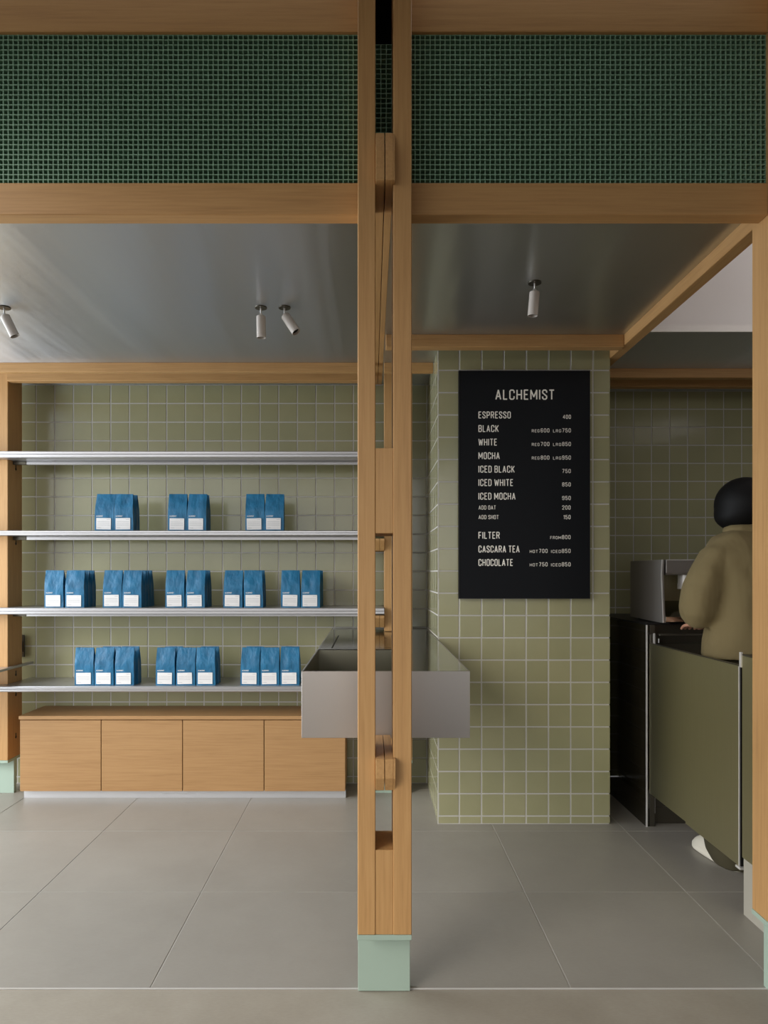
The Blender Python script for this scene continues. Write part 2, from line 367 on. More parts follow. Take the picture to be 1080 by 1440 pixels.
# ---------------------------------------------------------------- shelves
SH = [(1.799, 1.832, 'top'), (1.3915, 1.417, 'second'), (.978, 1.012, 'third'), (.572, .602, 'bottom')]
slab = {'top': 'empty brushed steel shelf, topmost on the tiled wall',
        'second': 'second steel shelf from the top, carrying three small sets of blue bags',
        'third': 'third steel shelf from the top, carrying five sets of blue bags',
        'bottom': 'bottom steel shelf just above the oak cabinet'}
for zb, zt, nm in SH:
    p = empty('wall_shelf', (-.95, 3.7, zb)); tag(p, slab[nm], 'shelf', 'steel shelves on the tiled wall')
    xr = .068 if nm != 'bottom' else -.2225
    yf = 3.575
    h = zt-zb
    prof = [(yf+.004, zb), (yf, zb+.004), (yf, zb+h*.42), (yf+.003, zb+h*.5), (yf, zb+h*.58), (yf, zt-.004), (yf+.004, zt), (3.645, zt), (3.645, zb)]
    prism('shelf_nose', prof, 0, -2.45, xr, STS, p)
    box('shelf_plate', (-1.938, 3.6452, zt-.014), (xr, 3.884, zt), STS, p, .0008)
    box('shelf_plate_underside', (-1.936, 3.6452, zb+.001), (xr, 3.72, zt-.0142), STS, p, .0008)
    if nm != 'bottom':
        box('support_rail', (-1.865, 3.70, zb-.0175), (min(xr, .018), 3.725, zb), STS, p, .0006)
        box('rail_end', (-1.938, 3.70, zb-.0175), (-1.867, 3.725, zb), DKS, p, .0006)
# ledge at the far left
o = box('steel_ledge', (-2.9, 3.2, .684), (-1.915, 3.648, .694), STS, None, .001)
bm = bmesh.new(); addbox(bm, (-2.9, 3.2, .682), (-1.915, 3.648, .694), .001); addbox(bm, (-1.937, 3.648, .682), (-1.915, 3.878, .694), .001)
bpy.data.objects.remove(o); o = done(bm, 'steel_ledge', STS); tag(o, 'thin steel ledge end beside the far left post, just above the bottom shelf', 'shelf')
o = empty('wall_switch', (-1.98, 3.868, .72)); tag(o, 'narrow dark wall plate on the tiles behind the far left post', 'switch')
box('switch_plate', (-1.999, 3.872, .72), (-1.964, 3.879, .845), DKS, o, .001); box('switch_rocker', (-1.990, 3.869, .75), (-1.972, 3.8715, .81), BLK, o, .0005)

# ---------------------------------------------------------------- low cabinet
cb = empty('low_cabinet', (-.99, 3.74, 0)); tag(cb, 'low oak cabinet with four flush doors and steel kickboard below the shelves', 'cabinet')
CX0, CX1 = -1.850, -.135
box('carcass', (CX0+.002, 3.62, .045), (CX1-.001, 3.876, .423), CABW, cb, .001)
box('cabinet_top', (CX0-.004, 3.597, .4235), (CX1, 3.877, .4425), CABW, cb, .0015)
dw = (CX1-CX0)/4
for k in range(4):
    d = box('door', (CX0+dw*k+.002, 3.600, .046), (CX0+dw*(k+1)-.002, 3.6195, .4195), CABW, cb, .001)
box('kickboard', (CX0+.005, 3.635, 0.0), (CX1, 3.648, .0445), KICK, cb, .0005)
box('shadow_gap', (CX0+.004, 3.6196, .4196), (CX1-.004, 3.63, .4234), BLK, cb, 0)

# ---------------------------------------------------------------- steel counter through the post
ct = empty('steel_counter', (.05, 3.0, .671)); tag(ct, 'box-shaped stainless counter running back from the post to the wall, with a sunken basin', 'counter')
KX0, KX1, KY0, KY1, KZ0, KZ1 = -.2205, .3125, 2.164, 3.876, .671, .882
box('front_panel', (KX0, KY0, KZ0), (KX1, KY0+.004, KZ1), STV, ct, .0008)
box('side_panel', (KX0, KY0+.0042, KZ0), (KX0+.004, KY1, KZ1), STV, ct, .0005)
box('side_panel', (KX1-.004, KY0+.0042, KZ0), (KX1, KY1, KZ1), STV, ct, .0005)
box('bottom_panel', (KX0+.0042, KY0+.0042, KZ0), (KX1-.0042, KY1, KZ0+.004), STV, ct, 0)
BX1, BY1 = .115, 2.795
bm = bmesh.new()
addbox(bm, (BX1, KY0+.0042, KZ1-.003), (KX1-.0042, KY1, KZ1)); addbox(bm, (KX0+.0042, BY1, KZ1-.003), (BX1-.0001, 2.825, KZ1))
addbox(bm, (KX0+.0042, 2.825, KZ1-.003), (-.166, 3.42, KZ1)); addbox(bm, (KX0+.0042, 3.42, KZ1-.003), (BX1-.0001, KY1, KZ1)); addbox(bm, (.105, 2.825, KZ1-.003), (BX1-.0001, 3.42, KZ1))
done(bm, 'worktop', STP, ct)
bs = bmesh.new(); e = .0005
addbox(bs, (KX0+.0042, KY0+.0042, .712), (BX1-.001, BY1-.001, .715))
addbox(bs, (KX0+.0042, KY0+.0042, .7152), (KX0+.0062, BY1-.001, KZ1-.0005)); addbox(bs, (BX1-.003, KY0+.0042, .7152), (BX1-.001, BY1-.001, KZ1-.0035))
addbox(bs, (KX0+.0064, BY1-.003, .7152), (BX1-.0032, BY1-.001, KZ1-.0035))
done(bs, 'basin', BSN, ct)
box('hatch', (-.160, 2.831, KZ1-.003), (.099, 3.414, KZ1+.0005), STP, ct, .0008)
box('hatch_groove', (-.166, 2.825, KZ1-.006), (.105, 3.42, KZ1-.0035), BLK, ct, 0)

# ---------------------------------------------------------------- coffee bags
BW, BD, BH = .0985, .046, .197
def bagmesh(seed):
    rnd = random.Random(seed); bm = bmesh.new()
    nx, nd, nz = 8, 3, 14; rings = []
    off = Vector((rnd.uniform(0, 99), rnd.uniform(0, 99), 0)); lean = rnd.uniform(-.003, .003)
    for k in range(nz+1):
        t = k/nz; z = BH*t
        w = BW/2*(1-.07*max(0, t-.25)); q = max(0, (t-.55)/.45); dd = BD/2*((1-q**1.25)*.93+.07)
        if t > .93: dd = .0022
        per = []
        for i in range(nx): per.append((-w+2*w*i/nx, -dd, 0))
        for i in range(nd): per.append((w, -dd+2*dd*i/nd, 1))
        for i in range(nx): per.append((w-2*w*i/nx, dd, 2))
        for i in range(nd): per.append((-w, dd-2*dd*i/nd, 3))
        ring = []
        for (x, y, s) in per:
            n = noise.noise(Vector((x*26, y*26, z*17))+off); a = .0045*(.25+t)*(1 if .02 < t < .9 else .15)
            corner = abs(abs(x)-w) < 1e-6 and abs(abs(y)-dd) < 1e-6
            xx, yy = x+lean*t*t*2, y
            if s in (0, 2) and not corner: yy += n*a*(-1 if s == 0 else 1)-(.0018*math.sin(PI*(x+w)/(2*w)) if s == 0 else 0)*(1-q)
            if s in (1, 3) and not corner:
                xx += (-1 if s == 1 else 1)*(.012*q+.0012)
            if corner: xx += math.copysign(.0012, x)
            ring.append(bm.verts.new((xx, yy, z+(n*.0012 if k == nz else 0))))
        rings.append(ring)
    L = len(rings[0])
    for k in range(nz):
        for i in range(L):
            j = (i+1) % L; bm.faces.new((rings[k][i], rings[k][j], rings[k+1][j], rings[k+1][i]))
    bm.faces.new(list(reversed(rings[0]))); bm.faces.new(rings[-1])
    bmesh.ops.recalc_face_normals(bm, faces=bm.faces)
    for f in bm.faces: f.smooth = True
    for ed in bm.edges:
        if len(ed.link_faces) == 2 and ed.calc_face_angle(0) > .9: ed.smooth = False
    me = bpy.data.meshes.new('bag_body'); bm.to_mesh(me); bm.free(); me.materials.append(BAG); return me
def textmesh(s, width=None, height=None, bold=.02, name='lettering', anchor='l', lean=0):
    """flat letters in the xz plane, baseline at z=0, facing -y"""
    cu = bpy.data.curves.new('t', 'FONT'); cu.body = s; cu.size = 1; cu.offset = bold; cu.resolution_u = 3; cu.space_character = 1.06
    o = bpy.data.objects.new('t', cu); C.objects.link(o)
    dg = bpy.context.evaluated_depsgraph_get(); dg.update(); me = bpy.data.meshes.new_from_object(o.evaluated_get(dg))
    bpy.data.objects.remove(o)
    xs = [v.co.x for v in me.vertices]; ys = [v.co.y for v in me.vertices]
    x0, x1, y0, y1 = min(xs), max(xs), min(ys), max(ys)
    sy = height/(y1-y0); sx = width/(x1-x0) if width else sy
    for v in me.vertices: v.co = Vector(((v.co.x-x0)*sx, 0, (v.co.y-y0)*sy))
    me.name = name; me.materials.clear(); return me
GL = {  # condensed capitals: (advance width, strokes), unit height
 'A': (.44, [[(0, 0), (.22, 1), (.44, 0)], [(.08, .30), (.36, .30)]]),
 'B': (.40, [[(0, 0), (0, 1), (.28, 1), (.38, .92), (.38, .62), (.28, .53), (0, .53)], [(.28, .53), (.40, .43), (.40, .10), (.29, 0), (0, 0)]]),
 'C': (.40, [[(.40, .70), (.40, .88), (.30, 1), (.10, 1), (0, .88), (0, .12), (.10, 0), (.30, 0), (.40, .12), (.40, .30)]]),
 'D': (.40, [[(0, 0), (0, 1), (.26, 1), (.40, .86), (.40, .14), (.26, 0), (0, 0)]]),
 'E': (.34, [[(.34, 0), (0, 0), (0, 1), (.34, 1)], [(0, .52), (.28, .52)]]),
 'F': (.34, [[(0, 0), (0, 1), (.34, 1)], [(0, .50), (.28, .50)]]),
 'G': (.40, [[(.40, .72), (.40, .88), (.30, 1), (.10, 1), (0, .88), (0, .12), (.10, 0), (.30, 0), (.40, .12), (.40, .46), (.22, .46)]]),
 'H': (.42, [[(0, 0), (0, 1)], [(.42, 0), (.42, 1)], [(0, .5), (.42, .5)]]),
 'I': (.0, [[(0, 0), (0, 1)]]),
 'K': (.40, [[(0, 0), (0, 1)], [(.40, 1), (.03, .40)], [(.13, .56), (.40, 0)]]),
 'L': (.32, [[(0, 1), (0, 0), (.32, 0)]]),
 'M': (.56, [[(0, 0), (0, 1), (.28, .25), (.56, 1), (.56, 0)]]),
 'O': (.40, [[(.10, 1), (0, .88), (0, .12), (.10, 0), (.30, 0), (.40, .12), (.40, .88), (.30, 1), (.10, 1)]]),
 'P': (.38, [[(0, 0), (0, 1), (.27, 1), (.38, .90), (.38, .55), (.27, .44), (0, .44)]]),
 'R': (.40, [[(0, 0), (0, 1), (.28, 1), (.39, .90), (.39, .60), (.28, .50), (0, .50)], [(.24, .50), (.40, 0)]]),
 'S': (.38, [[(.38, .74), (.38, .88), (.28, 1), (.10, 1), (0, .88), (0, .70), (.38, .32), (.38, .12), (.28, 0), (.10, 0), (0, .12), (0, .27)]]),
 'T': (.40, [[(0, 1), (.40, 1)], [(.20, 0), (.20, 1)]]),
 'W': (.62, [[(0, 1), (.14, 0), (.31, .85), (.48, 0), (.62, 1)]]),
 '0': (.36, [[(.10, 1), (0, .86), (0, .14), (.10, 0), (.26, 0), (.36, .14), (.36, .86), (.26, 1), (.10, 1)]]),
 '1': (.14, [[(0, .82), (.14, 1), (.14, 0)]]),
 '2': (.36, [[(0, .74), (0, .88), (.09, 1), (.27, 1), (.36, .88), (.36, .66), (0, 0), (.36, 0)]]),
 '4': (.40, [[(.30, 0), (.30, 1), (0, .26), (.40, .26)]]),
 '5': (.36, [[(.34, 1), (0, 1), (0, .54), (.25, .60), (.36, .48), (.36, .13), (.26, 0), (.10, 0), (0, .13), (0, .24)]]),
 '6': (.36, [[(.36, .80), (.36, .88), (.27, 1), (.10, 1), (0, .88), (0, .12), (.10, 0), (.26, 0), (.36, .12), (.36, .42), (.26, .54), (0, .50)]]),
 '7': (.36, [[(0, 1), (.36, 1), (.12, 0)]]),
 '8': (.36, [[(.09, 1), (.01, .88), (.01, .64), (.10, .53), (.26, .53), (.35, .64), (.35, .88), (.27, 1), (.09, 1)], [(.10, .53), (0, .42), (0, .12), (.10, 0), (.26, 0), (.36, .12), (.36, .42), (.26, .53)]]),
 '9': (.36, [[(0, .20), (0, .12), (.10, 0), (.26, 0), (.36, .12), (.36, .88), (.26, 1), (.10, 1), (0, .88), (0, .58), (.10, .46), (.36, .50)]])}
def strokemesh(s, width, height, weight, name='lettering'):
    t = weight*height; x = 0; placed = []
    for ch in s:
        if ch == ' ': x += .30; continue
        w, st_ = GL[ch]; placed.append((x, st_)); x += w+.155+weight
    tot = x-.155-weight; kx = (width-t)/tot; ky = height-t; bm = bmesh.new(); lay = 0
    for (ox, st_) in placed:
        for pl in st_:
            P = [Vector(((ox+p[0])*kx+t/2, 0, p[1]*ky+t/2)) for p in pl]
            for a, b_ in zip(P, P[1:]):
                d = (b_-a).normalized(); n = Vector((-d.z, 0, d.x))*t/2; e = d*t*.18; lay += 1; yy = Vector((0, -.00001*(lay % 9), 0))
                bm.faces.new([bm.verts.new(q+yy) for q in (a-n-e, a+n-e, b_+n+e, b_-n+e)])
    me = bpy.data.meshes.new(name); bm.to_mesh(me); bm.free(); return me
bagmeshes = [bagmesh(i) for i in range(7)]
brand = strokemesh('ALCHEMIST', .036, .0068, .17); brand.materials.append(LAB)
lbm = bmesh.new(); addbox(lbm, (-.0385, -.0006, 0), (.0385, 0, .060)); labme = bpy.data.meshes.new('paper_label'); lbm.to_mesh(labme); lbm.free(); labme.materials.append(LAB)
lbm = bmesh.new()
for z, x0, x1 in ((.052, .016, .034), (.040, -.033, .033), (.0315, -.033, .033), (.023, -.033, .033), (.009, -.033, -.013)): addbox(lbm, (x0, -.0010, z), (x1, -.0007, z+.0011))
prme = bpy.data.meshes.new('label_print'); lbm.to_mesh(prme); lbm.free(); prme.materials.append(LINE)
def bag(x, y, z, label, group, seed):
    r = random.Random(seed*31+5)
    root = empty('coffee_bag', (x, y, z)); root.rotation_euler.z = r.uniform(-.012, .012)
    tag(root, label, 'coffee bag', group)
    o = bpy.data.objects.new('bag_body', bagmeshes[seed % 7]); C.objects.link(o); o.parent = root
    l = bpy.data.objects.new('paper_label', labme); C.objects.link(l); l.parent = root; l.location = (-.003+r.uniform(-.001, .001), -BD/2-.0032, .0065+r.uniform(-.001, .001)); l.rotation_euler.y = r.uniform(-.02, .02)
    q = bpy.data.objects.new('label_print', prme); C.objects.link(q); q.parent = l
    t = bpy.data.objects.new('lettering', brand); C.objects.link(t); t.parent = root; t.location = (-.0405, -BD/2-.0034, .0745); 
    return root
PY = 3.612+BD/2; RP = .0515; NB = 0
def px(x, y): return (x-522)*y/962
groups = {  # shelf: list of (set name, left edges of the front bags in the photo frame, right edge, rear bags [(left px of the column it stands behind, row)])
 'second': (1.417, [('left set', [133, 160.5], [(1, 1)]), ('middle set', [236, 263], [(1, 1)]), ('right set', [345, 372], [])]),
 'third': (1.012, [('leftmost set', [62.5, 91.5], [(1, 1), (1, 2)]), ('second set from left', [144.5, 172], [(1, 1), (1, 2), (1, 3)]),
                   ('middle set', [232.5, 261], [(1, 1), (1, 2)]), ('second set from right', [314, 343], [(1, 1)]), ('rightmost set', [395, 423], [(1, 1), (1, 2), (1, 3)])]),
 'bottom': (.602, [('left set', [105, 133, 161.5], [(1.3, 1), (2.12, 1)]), ('middle set', [219, 247.5, 276], [(.25, 1), (2.12, 1)]), ('right set', [338, 366, 394], [(.12, 1), (2.0, 1)])])}
pos2 = ['left', 'right']; pos3 = ['left', 'middle', 'right']
for sn, (z, sets) in groups.items():
    shn = {'second': 'second shelf down', 'third': 'third shelf down', 'bottom': 'bottom shelf'}[sn]
    for (gn, xs, rear) in sets:
        ps = pos2 if len(xs) == 2 else pos3; x3 = [px(x, 3.612)+BW/2+.0012 for x in xs]
        for i, x in enumerate(x3):
            NB += 1; bag(x, PY, z, f'blue coffee bag, {ps[i]} front one of the {gn}, {shn}', 'blue coffee bags on the steel shelves', NB)
        for (c, row) in rear:
            NB += 1; i = int(c); x = x3[i]+(c-i)*(x3[1]-x3[0]) if i+1 < len(x3)+1 else x3[i]
            if c in (1.3,): x = x3[2]-.0975
            if c > 2: x = x3[2]+.006
            if len(xs) == 2: x += .001*row
            where = {1: 'directly behind', 2: 'third row behind', 3: 'fourth row behind'}[row]
            bag(x, PY+RP*row, z, f'blue bag {where} {ps[min(i, len(ps)-1)]} front bag, {gn}, {shn}', 'blue coffee bags on the steel shelves', NB)

# ---------------------------------------------------------------- menu board
mb = empty('menu_board', (.724, 3.24, 1.0725)); tag(mb, 'tall black menu board with white lettering hung on the tiled column', 'menu board')
MY = 3.228
box('board_panel', (.4135, MY+.002, 1.0735), (1.0325, 3.2465, 2.149), BOARD, mb, .001)
fr = bmesh.new()
for a, b_ in (((.4125, MY, 1.0725), (.4155, 3.246, 2.150)), ((1.0305, MY, 1.0725), (1.0335, 3.246, 2.150)), ((.4155, MY, 1.0725), (1.0305, 3.246, 1.0755)), ((.4155, MY, 2.147), (1.0305, 3.246, 2.150))): addbox(fr, a, b_)
done(fr, 'board_frame', BLK, mb)
def letters(s, u0, u1, v0, v1, bold=.012):
    """u, v: position on the board, measured from its upper left in board units (4.235 units = one photo pixel at the board)"""
    k = MY/962/4.235
    x0, x1 = (640*4.235+u0-522*4.235)*k, (640*4.235+u1-522*4.235)*k
    zb = H+(807*4.235-510*4.235-v1)*k; h = (v1-v0)*k
    me = strokemesh(s, x1-x0, h, .130 if h > .030 else (.125 if h > .018 else .13)); me.materials.append(LET)
    o = bpy.data.objects.new('lettering', me); C.objects.link(o); o.parent = mb; o.matrix_parent_inverse = mb.matrix_world.inverted()
    o.location = (x0, MY+.0012, zb)
letters('ALCHEMIST', 240, 592, 159, 221, .016)
rows = [('ESPRESSO', 332, 290, [('400', 642, 690)]), ('BLACK', 260, 371, [('REG', 457, 503), ('600', 510, 562), ('LRG', 584, 632), ('750', 638, 690)]),
 ('WHITE', 250, 452, [('REG', 457, 503), ('700', 510, 562), ('LRG', 584, 632), ('850', 638, 690)]),
 ('MOCHA', 266, 533, [('REG', 457, 503), ('800', 510, 562), ('LRG', 584, 632), ('950', 638, 690)]),
 ('ICED BLACK', 355, 613, [('750', 638, 689)]), ('ICED WHITE', 346, 693, [('850', 638, 689)]), ('ICED MOCHA', 360, 774, [('950', 638, 689)]),
 ('FILTER', 266, 1007, [('FROM', 567, 632), ('800', 637, 688)]),
 ('CASCARA TEA', 384, 1089, [('HOT', 445, 493), ('700', 500, 551), ('ICED', 572, 631), ('850', 636, 688)]),
 ('CHOCOLATE', 345, 1169, [('HOT', 445, 493), ('750', 500, 551), ('ICED', 572, 631), ('850', 636, 688)])]
for s, u1, v, pr in rows:
    letters(s, 139, u1, v, v+42, .016)
    for (t, a, b_) in pr:
        small = t.isalpha(); letters(t, a, b_, v+(26 if small else 20), v+44, .02)
for s, u1, v, pr, pu in (('ADD OAT', 243, 850, '200', 638), ('ADD SHOT', 260, 907, '150', 646)):
    letters(s, 140, u1, v, v+25, .016); letters(pr, pu, 688, v, v+25, .02)

# ---------------------------------------------------------------- ceiling spotlights
def spot(x, y, tip, label):
    """tip: direction of the barrel"""
    r = empty('spotlight', (x, y, ZC-.004)); tag(r, label, 'spotlight', 'grey cylinder spotlights under the steel ceiling')
    bm = bmesh.new(); cyl(bm, (x, y, ZC-.0045), (x, y, ZC-.0002), .024, seg=32); done(bm, 'ceiling_rose', DKS, r, False)
    bm = bmesh.new(); cyl(bm, (x, y, ZC-.030), (x, y, ZC-.0046), .0035, seg=12); cyl(bm, (x-.006, y, ZC-.030), (x+.006, y, ZC-.030), .005, seg=12); done(bm, 'swivel_stem', EDGE, r)
    d = Vector(tip).normalized(); a = Vector((x, y, ZC-.030))+d*.002
    bm = bmesh.new(); L = .090; R = .0185; seg = 32
    prof = [(0, .003), (.010, .003), (R-.002, .0032), (R, .006), (R, L), (R-.0018, L), (R-.0018, L-.012), (.001, L-.012)]
    q = d.to_track_quat('Z', 'Y').to_matrix().to_4x4(); rings = []
    for (rr, h) in prof: rings.append([bm.verts.new(a+q @ Vector((max(rr, .0005)*math.cos(2*PI*i/seg), max(rr, .0005)*math.sin(2*PI*i/seg), h))) for i in range(seg)])
    for k in range(len(rings)-1):
        for i in range(seg): bm.faces.new((rings[k][i], rings[k][(i+1) % seg], rings[k+1][(i+1) % seg], rings[k+1][i]))
    o = done(bm, 'barrel', LAMP, r)
    for pl in o.data.polygons: pl.use_smooth = True
    o.data.set_sharp_from_angle(angle=.6)
    bm = bmesh.new(); cyl(bm, a+d*(L-.0118), a+d*(L-.010), .0166, seg=24); done(bm, 'lens', BLK, r)
spot(-1.478, 2.755, (.40, .12, -.9), 'tilted grey spotlight at the far left of the steel ceiling')
spot(-.444, 2.755, (.01, .06, -1), 'upright grey spotlight, left one of the close pair near the post')
spot(-.349, 2.755, (.55, -.18, -.85), 'tilted grey spotlight, right one of the close pair near the post')
spot(.6025, 2.52, (-.07, .06, -1), 'lone grey spotlight above the menu board')

# ---------------------------------------------------------------- bar counters, gate and espresso machine
b1 = empty('back_bar', (1.7, 3.6, 0)); tag(b1, 'dark gloss-sided bar counter against the rear wall under the espresso machine', 'counter')
box('end_panel', (1.293, 3.222, 0), (1.3125, 4.008, .949), GLB, b1, .0008)
box('end_post', (1.3127, 3.222, .0), (1.336, 3.26, .949), DKS, b1, .0008)
box('edge_strip', (1.293, 3.216, 0), (1.300, 3.2215, .949), EDGE, b1, .0003)
box('bar_top', (1.2935, 3.2225, .9495), (2.6, 4.008, .957), BLK, b1, .0008)
box('drawer_front', (1.345, 3.262, .08), (1.90, 3.28, .86), DKS, b1, .001)
box('drawer_front', (1.905, 3.262, .08), (2.6, 3.28, .86), DKS, b1, .001)
box('carcass', (1.3127, 3.281, .0), (2.6, 4.008, .949), DKS, b1, 0)
box('base_panel', (1.345, 3.262, 0), (2.6, 3.28, .078), DKS, b1, .001)
box('sink_rail', (1.345, 3.19, .900), (2.4, 3.215, .909), DKS, b1, .002)
box('edge_strip', (1.349, 3.2565, .05), (1.353, 3.2615, .16), EDGE, b1, .0003)
gt = empty('swing_gate', (1.305, 2.8, .165)); tag(gt, 'olive-grey steel swing gate between the two bar counters', 'gate')
box('gate_panel', (1.300, 2.8288, .165), (1.310, 3.198, .864), STG, gt, .0008)
box('gate_panel', (1.299, 2.42, .158), (1.310, 2.8285, .864), STG, gt, .0008)
box('edge_strip', (1.2985, 2.4155, .158), (1.3025, 2.4195, .864), EDGE, gt, .0003)
box('edge_strip', (1.3027, 2.412, .158), (1.318, 2.4195, .864), BLK, gt, .0003)  # black strip puts in the shade of the gap at the gate end
box('top_rail', (1.3005, 2.42, .8645), (1.3095, 3.198, .868), DKS, gt, .0003)
box('foot_shoe', (1.294, 2.402, .150), (1.318, 2.432, .1575), EDGE, gt, .0005)
h = box('hinge', (1.306, 3.1985, .86), (1.335, 3.2155, .905), DKS, gt, .001)
box('hinge_flange', (1.318, 3.194, .862), (1.326, 3.1984, .912), EDGE, gt, .0003); box('pivot_pin', (1.338, 3.185, .868), (1.342, 3.19, .888), EDGE, gt, .0003)
b2 = empty('front_bar', (1.6, 2.1, 0)); tag(b2, 'bar counter with olive steel face on a pale plinth, behind the right post', 'counter')
box('face_panel', (1.300, 1.99, .1965), (1.312, 2.398, .903), STG, b2, .0008)
box('plinth', (1.301, 1.99, 0), (1.32, 2.39, .196), PLIN, b2, .0008)
box('carcass', (1.3125, 1.99, .197), (2.0, 2.398, .895), DKS, b2, 0)
box('plinth_end', (1.3205, 2.375, 0), (2.0, 2.39, .196), PLIN, b2, 0)
box('bar_top', (1.3, 1.99, .9035), (2.0, 2.398, .909), DKS, b2, .001)
box('gate_stop', (1.296, 2.3985, .862), (1.303, 2.4095, .915), EDGE, b2, .0003)

em = empty('espresso_machine', (1.75, 3.4, .957)); tag(em, 'stainless espresso machine with angular side panel on the back bar', 'espresso machine')
def cheek(x0, x1):
    prism('side_panel', [(3.59, .966), (3.59, 1.256), (3.20, 1.257), (3.208, 1.190), (3.188, .962), (3.22, .960)], 0, x0, x1, MSH, em, .001)
cheek(1.360, 1.372); cheek(2.168, 2.18)
prism('edge_strip', [(3.1985, 1.257), (3.2065, 1.190), (3.1865, .962), (3.1905, .962), (3.2105, 1.190), (3.2025, 1.257)], 0, 1.3590, 1.364, EDGE, em)
box('machine_body', (1.3725, 3.33, .975), (2.1675, 3.585, 1.2555), STG, em, .002)
prism('fascia', [(3.205, 1.2565), (3.3295, 1.2565), (3.3295, 1.185), (3.225, 1.185), (3.207, 1.195)], 0, 1.385, 2.155, MSH, em, .001)
box('edge_strip', (1.381, 3.203, 1.195), (1.3845, 3.207, 1.257), EDGE, em, 0)
box('edge_strip', (1.385, 3.2025, 1.2535), (2.155, 3.2045, 1.2575), EDGE, em, 0)
prism('drip_tray', [(3.19, .965), (3.19, .99), (3.3295, 1.06), (3.3295, .965)], 0, 1.3735, 2.1665, STP, em, .001)
for x in (1.50, 1.72, 1.94):
    bm = bmesh.new(); cyl(bm, (x, 3.27, 1.145), (x, 3.27, 1.185), .032, seg=24); gh = done(bm, 'group_head', EDGE, em, False)
    bm = bmesh.new(); cyl(bm, (x, 3.27, 1.118), (x, 3.27, 1.1445), .034, seg=24); pf = done(bm, 'portafilter', EDGE, em)
    bm = bmesh.new(); cyl(bm, (x, 3.238, 1.13), (x-.005, 3.12, 1.118), .012, .015, seg=16); h_ = done(bm, 'handle', BLK, pf)
for x in (1.40, 2.14):
    for y in (3.24, 3.55):
        bm = bmesh.new(); cyl(bm, (x, y, .957), (x, y, .966), .014, seg=16); done(bm, 'rubber_foot', BLK, em)

# ---------------------------------------------------------------- the person behind the gate, seen from behind
PX, PYc = 1.553, 2.80
person = empty('person', (PX, PYc, 0)); tag(person, 'person with black hair in a khaki short-sleeved shirt, back turned, working at the bar', 'person')
def skin_mesh(name, verts, edges, radii, m, parent, sub=2, root=0):
    me = bpy.data.meshes.new(name); me.from_pydata([Vector(v) for v in verts], edges, []); me.materials.append(m)
    o = bpy.data.objects.new(name, me); C.objects.link(o); o.parent = parent; o.matrix_parent_inverse = parent.matrix_world.inverted()
    sm = o.modifiers.new('skin', 'SKIN'); sm.use_smooth_shade = True
    if not me.skin_vertices: me.skin_vertices.new()
    for i, r in enumerate(radii):
        r = r if isinstance(r, tuple) else (r, r)
        me.skin_vertices[0].data[i].radius = r; me.skin_vertices[0].data[i].use_root = (i == root)
    s = o.modifiers.new('sub', 'SUBSURF'); s.levels = sub; s.render_levels = sub
    return o
V = []; E = []; R = []
def v(p, r, prev=None):
    V.append(p); R.append(r)
    if prev is not None: E.append((prev, len(V)-1))
    return len(V)-1
pel = v((PX, 2.79, .84), (.13, .10)); sp = v((PX, 2.80, 1.02), (.115, .085), pel); ch = v((PX, 2.83, 1.20), (.115, .085), sp)
nk0 = v((PX+.008, 2.865, 1.34), .062, ch); nk = v((PX+.016, 2.885, 1.405), .05, nk0); hb = v((PX+.022, 2.905, 1.445), (.07, .08), nk); ht = v((PX+.022, 2.905, 1.515), (.062, .075), hb)
hands = []
for s in (-1, 1):
    sh = v((PX+s*.128, 2.835, 1.255), .040, ch); el = v((PX+s*.195, 2.80, 1.055), .040, sh)
    fa = v((PX+s*.135, 2.91, .995), .034, el); wr = v((PX+s*.098, 3.02, .965), .026, fa); pm = v((PX+s*.085, 3.075, .965), (.032, .018), wr); pe = v((PX+s*.08, 3.115, .958), (.034, .016), pm)
    for k in range(4):
        L = (.030, .036, .034, .026)[k]; bx_ = PX+s*.08+(k-1.5)*.019
        f0 = v((bx_, 3.13, .956), .0085, pe); f1 = v((bx_, 3.13+L, .950), .008, f0); f2 = v((bx_, 3.145+L*1.4, .932), .007, f1)
    t0 = v((PX+s*.08-s*.040, 3.085, .958), .010, pm); t1 = v((PX+s*.08-s*.052, 3.115, .950), .009, t0); t2 = v((PX+s*.08-s*.050, 3.14, .944), .008, t1)
    hp = v((PX+s*.085, 2.79, .78), .095, pel); kn = v((PX+s*.085, 2.82, .46), .058, hp); an = v((PX+s*.083, 2.775, .09), .040, kn); hl = v((PX+s*.083, 2.76, .045), (.035, .03), an); to = v((PX+s*.083-.03, 2.92, .035), (.036, .022), hl)
skin_mesh('body', V, E, R, SKIN, person, 1, pel)
# face: nose, ears, eyes, mouth
hc = Vector((PX+.022, 2.905, 1.482))
def ell(bm, c, r, seg=20):
    q = bmesh.ops.create_uvsphere(bm, u_segments=seg, v_segments=seg//2+2, radius=1)
    bmesh.ops.scale(bm, vec=r, verts=q['verts']); bmesh.ops.translate(bm, vec=c, verts=q['verts']); return q['verts']
bm = bmesh.new(); ell(bm, hc+Vector((0, .012, -.01)), (.073, .090, .098)); ell(bm, hc+Vector((0, .103, -.02)), (.012, .018, .022)); 
for s in (-1, 1): ell(bm, hc+Vector((s*.074, 0, -.02)), (.010, .018, .030), 12)
done(bm, 'head', SKIN, person, True)
for s in (-1, 1):
    bm = bmesh.new(); ell(bm, hc+Vector((s*.030, .090, .0)), (.013, .010, .008), 12); done(bm, 'eye', BLK, person, True)
bm = bmesh.new(); ell(bm, hc+Vector((0, .092, -.058)), (.022, .010, .006), 12); done(bm, 'mouth', mat('lips', (170, 92, 84), .5)[0], person, True)
